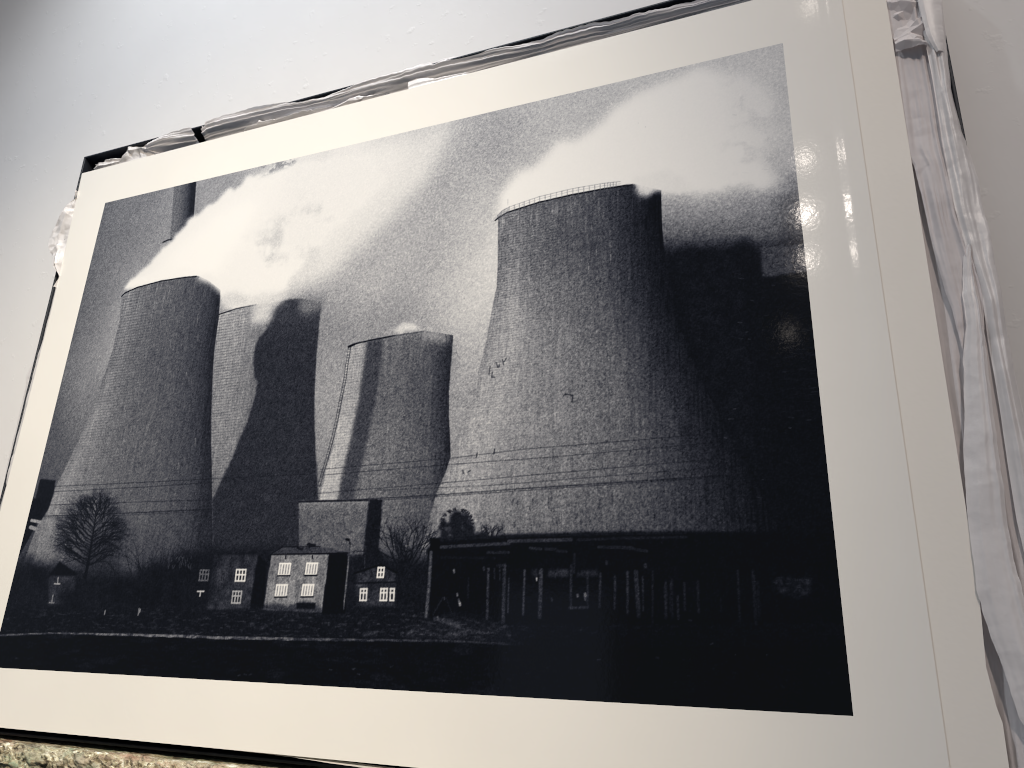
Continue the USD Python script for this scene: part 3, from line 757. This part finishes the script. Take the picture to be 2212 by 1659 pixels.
below = sstep(DY, yr + 2, yr + 8)
far = .062 + .055 * (grass - .5) + .035 * sstep(rnd(40, 8, 61, 4), .55, .8)
lay(below, far)
lay(rd * (.40 + .6 * sstep(rnd(6, 3, 62, 2), .30, .62)) * np.interp(DX, [0, 600, 800, 1150], [1, 1, .75, .6]), np.interp(DX, [0, 60, 300, 500, 800, 1100], [.38, .40, .48, .45, .32, .24]))
lay(mask(G(8, [(1300, 690), (3300, 760), (3300, 2000), (1000, 2000), (1100, 900)]), 16) * .75, .045 + .02 * (grass - .5))
for _ in range(90):
    x0, y0 = rng.uniform(0, 1750), rng.uniform(1400, 1500)
    stroke(G(0, [(x0, y0), (x0 + rng.uniform(2, 9), y0 + rng.normal(0, 2))]), rng.uniform(.7, 1.6), rng.uniform(.08, .15), .4)
for t, x0, y0 in ((7, 1480, 1085), (7, 1520, 1075), (7, 1550, 1080), (7, 2050, 1045), (7, 2190, 1040), (8, 140, 1045), (8, 375, 1030), (8, 1665, 985), (8, 2030, 970), (9, 130, 740), (9, 262, 888), (7, 95, 975), (8, 170, 1072)):
    stroke(G(t, [(x0, y0), (x0 + 14, y0 + rng.normal(0, 4))]), 1.6, .20, .7)

# ---- film grain, strongest in the mid tones
t0 = np.clip(tone_, .03, .99)
g1 = rng.normal(0, 1, (NY, NX)); g2 = ndi.gaussian_filter(rng.normal(0, 1, (NY, NX)), .65); g2 /= g2.std()
amp = .072 * np.interp(t0, [0, .06, .2, .45, .7, .85, .95, 1], [.05, .16, .55, 1.0, .85, .50, .10, 0])
amp = amp * np.interp(DX, [0, 500, 1000, 2000], [.75, .85, 1, 1.05])
t1 = np.clip(t0 + amp * (.55 * g1 + .75 * g2), .035, .99)
# dust and handling marks: short light scuffs in the surface
tone_ = t1
for _ in range(46):
    x0, y0 = rng.uniform(1560, 1760), rng.uniform(140, 1150)
    L = abs(rng.normal(0, 7)) + 2
    stroke(G(0, [(x0, y0), (x0 + L, y0 + L * rng.normal(.08, .12))]), rng.uniform(.4, .75), rng.uniform(.4, .8), .5)
for _ in range(120):
    x0, y0 = rng.uniform(1690, 1800), rng.uniform(580, 900)
    stroke(G(0, [(x0, y0), (x0 + rng.uniform(6, 26), y0 + rng.uniform(-1.5, .5))]), .5, rng.uniform(.2, .35), .6)
for _ in range(40):
    x0, y0 = rng.uniform(200, 1800), rng.uniform(200, 1500)
    stroke(G(0, [(x0, y0), (x0 + 1, y0 + 1)]), rng.uniform(.4, .8), rng.choice([.6, .15]), .5)
t1 = np.clip(tone_, .03, 1)
lin = t1 ** 2.2
tint = np.stack([np.interp(t1, [0, .15, .4, .8, 1], v) for v in ([.58, .74, .90, .965, .985], [.74, .86, .97, 1, 1], [1.75, 1.42, 1.20, 1.09, 1.035])], -1)
rgb = np.clip(np.array(PAPER) * lin[..., None] * tint, .0015, .85)
iv = P(np.stack([GU, GV, GU * 0], -1).reshape(-1, 3)) - pbase
im_ = quad_mesh(numbered(pr + '/printed_image'), iv, grid_faces(NY, NX)[:, ::-1].copy(), IMAGE)
UsdGeom.PrimvarsAPI(im_).CreatePrimvar('tone', Sdf.ValueTypeNames.Color3fArray, 'vertex').Set(Vt.Vec3fArray.FromNumpy(rgb.reshape(-1, 3).astype(np.float32)))
keys(im_.GetPrim(), label='black and white photograph of steaming cooling towers above small houses')

# ---------------------------------------------------------------- tissue paper round the print
def crease(x, y, seed, f, count=5):
    """Crumpled facets: random heights at scattered points joined by flat triangles, f facets to the metre."""
    from scipy.interpolate import LinearNDInterpolator
    r = np.random.default_rng(seed)
    x0, x1, y0, y1 = x.min() - 1.5 / f, x.max() + 1.5 / f, y.min() - 1.5 / f, y.max() + 1.5 / f
    nx, ny = max(3, int((x1 - x0) * f)), max(3, int((y1 - y0) * f))
    gx, gy = np.meshgrid(np.linspace(x0, x1, nx + 1), np.linspace(y0, y1, ny + 1))
    pt = np.stack([gx.ravel(), gy.ravel()], 1) + r.uniform(-.46, .46, (gx.size, 2)) / f
    return np.nan_to_num(LinearNDInterpolator(pt, r.uniform(-.5, .5, len(pt)))(x, y))


def ribbon(A, Bp, rows, cols, bulge=0.0, folds=(), amp=0.0, freq=30.0, seed=0, ragged=0.0, edge_a=False, rise=0.0, fall=0.0, streak=0.0, sf=5.0, count=6, lip=0.0):
    """A thin sheet between two outlines (n x 3, in print coordinates)."""
    def along(Q, s):
        Q = np.asarray(Q, float)
        d = np.concatenate([[0], np.cumsum(np.linalg.norm(np.diff(Q, axis=0), axis=1))]); d /= d[-1]
        return np.stack([np.interp(s, d, Q[:, k]) for k in range(3)], -1)
    s = np.linspace(0, 1, rows); a, b = along(A, s), along(Bp, s)
    if ragged:
        r = np.random.default_rng(seed + 9)
        j = ndi.gaussian_filter1d(r.normal(0, 1, rows), 1.2) + ndi.gaussian_filter1d(r.normal(0, 1, rows), 7) * 3
        j = j / j.std() * ragged
        dv = (b - a) / np.linalg.norm(b - a, axis=1, keepdims=True)
        b = b + dv * j[:, None]
        if edge_a:
            a = a - dv * j[::-1, None]
    t = np.linspace(0, 1, cols)
    g = a[:, None] + (b - a)[:, None] * t[None, :, None]
    n = bulge * np.sin(np.pi * t)[None, :] * np.ones((rows, 1))
    for pos, wid, hgt, drift in folds:
        c = pos + drift * (s - .5)[:, None] + .03 * (noise(np.stack([s * 9, s * 0, s * 0 + seed], -1), seed)[:, None] - .5)
        n = n + hgt * np.exp(-np.abs((t[None, :] - c) / wid) ** 1.3)
    if streak:
        Lr = np.linalg.norm(a[-1] - a[0]) * s[:, None] + 0 * t[None, :]
        for o_, k_ in ((1, 1.0), (2.3, .55), (5.1, .25)):
            n = n + streak * k_ * (noise(np.stack([Lr * 7 * o_ ** .6, t[None, :] * sf * o_ + 1.5 * s[:, None], Lr * 0 + seed], -1), seed + 5) - .5) * 2
    if amp:
        x, y = g[..., 0], g[..., 1]
        k = crease(x, y, seed, freq) + .42 * crease(x, y, seed + 1, freq * 2.3)
        loc = .45 + 1.1 * noise(np.stack([x * 9, y * 9, x * 0], -1), seed + 2)
        n = n + amp * k * loc
    if lip:
        n = n - lip * np.clip((t[None, :] - .74) / .26, 0, 1) * (.35 + 1.3 * noise(np.stack([s * 14, s * 0, s * 0], -1), seed + 7)[:, None])
    if rise:
        n = n * np.clip(t / rise, 0, 1)[None, :]
    if fall:
        n = n * np.clip((1 - t) / fall, 0, 1)[None, :]
    g = g.copy(); g[..., 2] += n
    return P(g.reshape(-1, 3)), grid_faces(rows, cols)[:, ::-1].copy()


def px(t, pts, n):
    a = T_(t, pts)
    return at(a[:, 0], a[:, 1], n)


Zm = lambda pts: np.asarray(pts, float) * 0.29757 + [164.6, 192.0]     # a closer look at the upper left
# top edge, back sheet: lies against the upper wall of the box and rolls over its rim
low = np.array([(0.0, .668, -.012), (.1, .669, -.011), (.4, .669, -.011), (.7, .669, -.011), (1.0, .669, -.012)])
hi_px = np.vstack([Zm([(520, 392), (600, 350), (700, 312), (830, 278)])])
lo_px = np.vstack([Zm([(520, 500), (600, 480), (700, 455), (900, 400)])])
obj('tissue_paper', ribbon(px(0, lo_px, -.010), px(0, hi_px, .0015), 140, 26, .002, [], .0014, 26, 3, .0003, False, .2, .15, .0030, 4), TISSUE_G, smooth=50,
    label='grey rolled tissue over the top rim between the crumpled tip and the dark notch', category='tissue paper', group='tissue paper packed round the print')
hi_px = np.vstack([Zm([(905, 268), (935, 232), (1060, 190), (1300, 140), (1480, 104), (1640, 92), (1800, 50), (1900, 8)]), T_(2, [(150, 522), (300, 470), (500, 412), (700, 352), (900, 310), (1040, 284), (1130, 268), (1300, 242), (1420, 190), (1600, 140), (1740, 125), (1900, 72), (2080, 28), (2300, -20), (2700, -110)])])
lo_px = np.vstack([Zm([(945, 395), (1000, 378), (1500, 245), (1900, 140)]), T_(2, [(0, 695), (700, 515), (1400, 330), (2212, 125), (2750, -10)])])
obj('tissue_paper', ribbon(px(0, lo_px, -.012), px(0, hi_px, .0008), 420, 34, .002, [(.62, .05, .0016, .3)], .0012, 24, 5, .0006, False, .2, 0, .0026, 3.5, lip=.003), TISSUE_G, smooth=50,
    label='long grey tissue sheet with torn upper edge along the top of the print', category='tissue paper', group='tissue paper packed round the print')
hi_px = np.vstack([Zm([(1195, 318), (1215, 275), (1290, 240), (1390, 198), (1480, 192), (1580, 160), (1730, 122), (1860, 116)])])
lo_px = np.vstack([Zm([(1195, 330), (1400, 275), (1640, 210), (1870, 150)])])
obj('tissue_paper', ribbon(px(0, lo_px, -.007), px(0, hi_px, -.001), 150, 26, .000, [], .0016, 40, 8, .0010, False, .4, lip=.007), TISSUE_W, smooth=50,
    label='torn tissue edge catching light in front of the long grey sheet, left piece', category='tissue paper', group='tissue paper packed round the print')
hi_px = np.vstack([Zm([(1690, 190), (1850, 125), (2010, 45), (2120, 38)]), T_(2, [(150, 588), (250, 585), (370, 574), (385, 592)])])
lo_px = np.vstack([Zm([(1690, 215), (2212, 80)]), T_(2, [(380, 600)])])
obj('tissue_paper', ribbon(px(0, lo_px, -.006), px(0, hi_px, -.002), 120, 24, .000, [(.6, .1, .001, .3)], .0022, 34, 13, .0006, False, .4, lip=.004), TISSUE_W, smooth=50,
    label='pinkish tissue corner rising behind the top margin, middle piece', category='tissue paper', group='tissue paper packed round the print')
hi_px = T_(2, [(485, 512), (540, 492), (600, 485), (650, 488), (760, 466), (860, 456)])
lo_px = T_(2, [(488, 556), (560, 540), (640, 520), (760, 492), (870, 464)])
obj('tissue_paper', ribbon(px(0, lo_px, -.0015), px(0, hi_px, -.0060), 90, 18, .000, [(.6, .15, .002, .5)], .0024, 40, 17, .0005, False, .5), TISSUE_W, smooth=50,
    label='small bright white tissue scrap poking over the middle of the top margin', category='tissue paper', group='tissue paper packed round the print')
# crumpled tip at the upper left corner
hi_px = Zm([(140, 548), (250, 520), (340, 490), (385, 440), (415, 405), (455, 390), (510, 402), (550, 425), (590, 455), (612, 470)])
lo_px = Zm([(140, 600), (250, 570), (340, 545), (400, 530), (480, 510), (540, 492), (580, 484), (615, 474)])
obj('tissue_paper', ribbon(px(0, lo_px, -.004), px(0, hi_px, -.008), 170, 50, .001, [(.45, .12, .003, .6), (.7, .10, .003, -.5)], .0130, 60, 21, .0004, False, .3, 0, 0, 5, 4), TISSUE_W, smooth=40,
    label='crumpled white tissue tip in the upper left corner of the box', category='tissue paper', group='tissue paper packed round the print')
# left side
Zl = lambda pts: np.asarray(pts, float) * 0.26456 + [0, 329.2]
out = np.vstack([Zl([(640, 335), (575, 410), (520, 500), (450, 600), (400, 680), (388, 740), (400, 810), (440, 870), (450, 930), (478, 1000), (440, 1100)])])
inn = np.vstack([Zl([(648, 320), (640, 420), (610, 520), (595, 590), (575, 690), (560, 770), (545, 850), (525, 930), (505, 1010), (480, 1110)])])
obj('tissue_paper', ribbon(px(0, inn, -.003), px(0, out, .002), 150, 34, .001, [(.5, .12, .002, .3)], .0075, 55, 31, .0003, False, .3, 0, 0, 5, 4), TISSUE_W, smooth=45,
    label='crumpled white tissue bulging over the left rim below the upper corner', category='tissue paper', group='tissue paper packed round the print')
out = np.vstack([Zl([(470, 985), (440, 1085), (435, 1140), (405, 1260), (345, 1400), (315, 1530), (280, 1659)]), T_(4, [(215, 650), (165, 760), (160, 830), (130, 950), (100, 1085), (60, 1250), (30, 1380), (40, 1440), (-20, 1640)])])
inn = np.vstack([Zl([(505, 985), (478, 1100), (420, 1350), (350, 1659)]), T_(4, [(270, 640), (190, 930), (100, 1260), (20, 1560), (-5, 1680)])])
obj('tissue_paper', ribbon(px(0, inn, -.006), px(0, out, -.009), 300, 20, .000, [], .0016, 45, 37, .0004, False, .3, .4), TISSUE_W, smooth=45,
    label='narrow tissue strip along the left edge of the print inside the box', category='tissue paper', group='tissue paper packed round the print')
# right side, inner pink sheet
E_ = np.array([(1895, -60), (1900, 0), (1990, 576), (2076, 1125), (2100, 1284), (2135, 1480), (2165, 1659), (2175, 1740)], float)
F_ = np.array([(1975, -60), (1984, 0), (2017, 174), (2038, 312), (2066, 451), (2101, 576), (2126, 653), (2142, 757), (2165, 896), (2180, 1000), (2200, 1125), (2222, 1222), (2250, 1400), (2270, 1740)], float)
A_, B_ = px(0, E_, -.008), px(0, F_, -.004)
tv = ribbon(A_, B_, 420, 46, -.002, [(.80, .07, .003, .05)], .0012, 20, 41, 0, False, 0, .1, .0030, 3)
obj('tissue_paper', tv, TISSUE, smooth=60, label='pinkish tissue sheet with long folds in the shade right of the board', category='tissue paper', group='tissue paper packed round the print')
cr = px(0, T_(3, [(1335, -90), (1350, 0), (1375, 120), (1395, 240), (1412, 345)]), -.006), px(0, T_(3, [(1535, -90), (1545, 0), (1580, 110), (1600, 215), (1612, 310)]), .000)
obj('tissue_paper', ribbon(cr[0], cr[1], 170, 90, .002, [], .0170, 62, 43, .0003, False, 0, 0, 0, 5, 4), TISSUE, smooth=35,
    label='heavily crumpled pinkish tissue at the upper right corner of the board', category='tissue paper', group='tissue paper packed round the print')
# outer sheet that wraps over the right rim
O_ = np.array([(2024, -60), (2034, 0), (2045, 104), (2055, 191), (2079, 278), (2097, 330), (2111, 382), (2124, 451), (2138, 503), (2149, 576), (2163, 635), (2173, 705), (2190, 792), (2204, 861), (2214, 900), (2240, 1000), (2290, 1200), (2330, 1740)], float)
A_, B_ = px(0, F_ - [3, 0], .0015), px(0, O_, -.002)
obj('tissue_paper', ribbon(A_, B_, 460, 40, .0035, [], .0024, 34, 47, .0002, False, 0, 0, .0022, 2.5), TISSUE_W, smooth=45,
    label='smooth white tissue wrapped over the right rim of the box', category='tissue paper', group='tissue paper packed round the print')
# upper layer of the pinkish tissue, its edge runs down from the board
C_ = np.array([(1894, -60), (1902, 40), (1930, 200), (1950, 325), (1974, 360), (1986, 410), (2000, 470), (2022, 560), (2040, 625), (2054, 665), (2079, 757), (2096, 830), (2110, 900)], float)
D_ = np.array([(1978, -60), (1990, 40), (2021, 200), (2041, 325), (2047, 360), (2056, 410), (2068, 470), (2098, 560), (2118, 625), (2124, 665), (2126, 757), (2128, 830), (2128, 900)], float)
obj('tissue_paper', ribbon(px(0, C_, -.004), px(0, D_, -.001), 380, 40, .001, [(.85, .05, .002, 0)], .0026, 34, 67, .0001, True, 0, 0, .0026, 3), TISSUE, smooth=60,
    label='upper layer of pinkish tissue whose edge runs slantwise away from the board', category='tissue paper', group='tissue paper packed round the print')
# pale front panel, lower right
L_ = np.array([(2090, 528), (2081, 556), (2078, 635), (2086, 700), (2081, 764), (2083, 861), (2083, 1000), (2093, 1125), (2109, 1274), (2137, 1371), (2157, 1418), (2177, 1479), (2201, 1553), (2230, 1600)], float)
R_ = np.array([(2099, 528), (2103, 576), (2118, 653), (2131, 757), (2144, 896), (2158, 1000), (2172, 1100), (2188, 1200), (2240, 1400), (2300, 1600)], float)
obj('tissue_paper', ribbon(px(0, L_, .0015), px(0, R_, .0015), 260, 30, .002, [(.86, .05, .002, .05)], .0016, 30, 53, .0003, True, 0, 0, .0014, 2), TISSUE_W, smooth=45,
    label='pale folded tissue panel beside the lower right edge of the board', category='tissue paper', group='tissue paper packed round the print')
L_ = T_(3, [(1535, -90), (1552, 0), (1580, 120), (1605, 215), (1640, 280), (1668, 325)])
R_ = T_(3, [(1680, -90), (1694, 0), (1706, 120), (1714, 220), (1716, 300), (1712, 324)])
obj('tissue_paper', ribbon(px(0, L_, .006), px(0, R_, .004), 90, 16, .002, [(.2, .10, .0008, .1)], .0010, 24, 59, .0004), TISSUE_W, smooth=45,
    label='straight-cut white tissue flap at the top of the right rim', category='tissue paper', group='tissue paper packed round the print')
# slip of tissue under the print, at the bottom
A_ = px(0, [(150, 1580), (400, 1604), (620, 1629), (800, 1652), (1100, 1690)], -.0050); B_ = px(0, [(150, 1582), (400, 1609), (620, 1634), (800, 1662), (1100, 1703)], -.0014)
obj('tissue_paper', ribbon(A_, B_, 160, 8, .0006, [], .0006, 30, 61, .0004), TISSUE_W, smooth=45,
    label='thin slip of white tissue peeking out under the bottom margin of the print', category='tissue paper', group='tissue paper packed round the print')
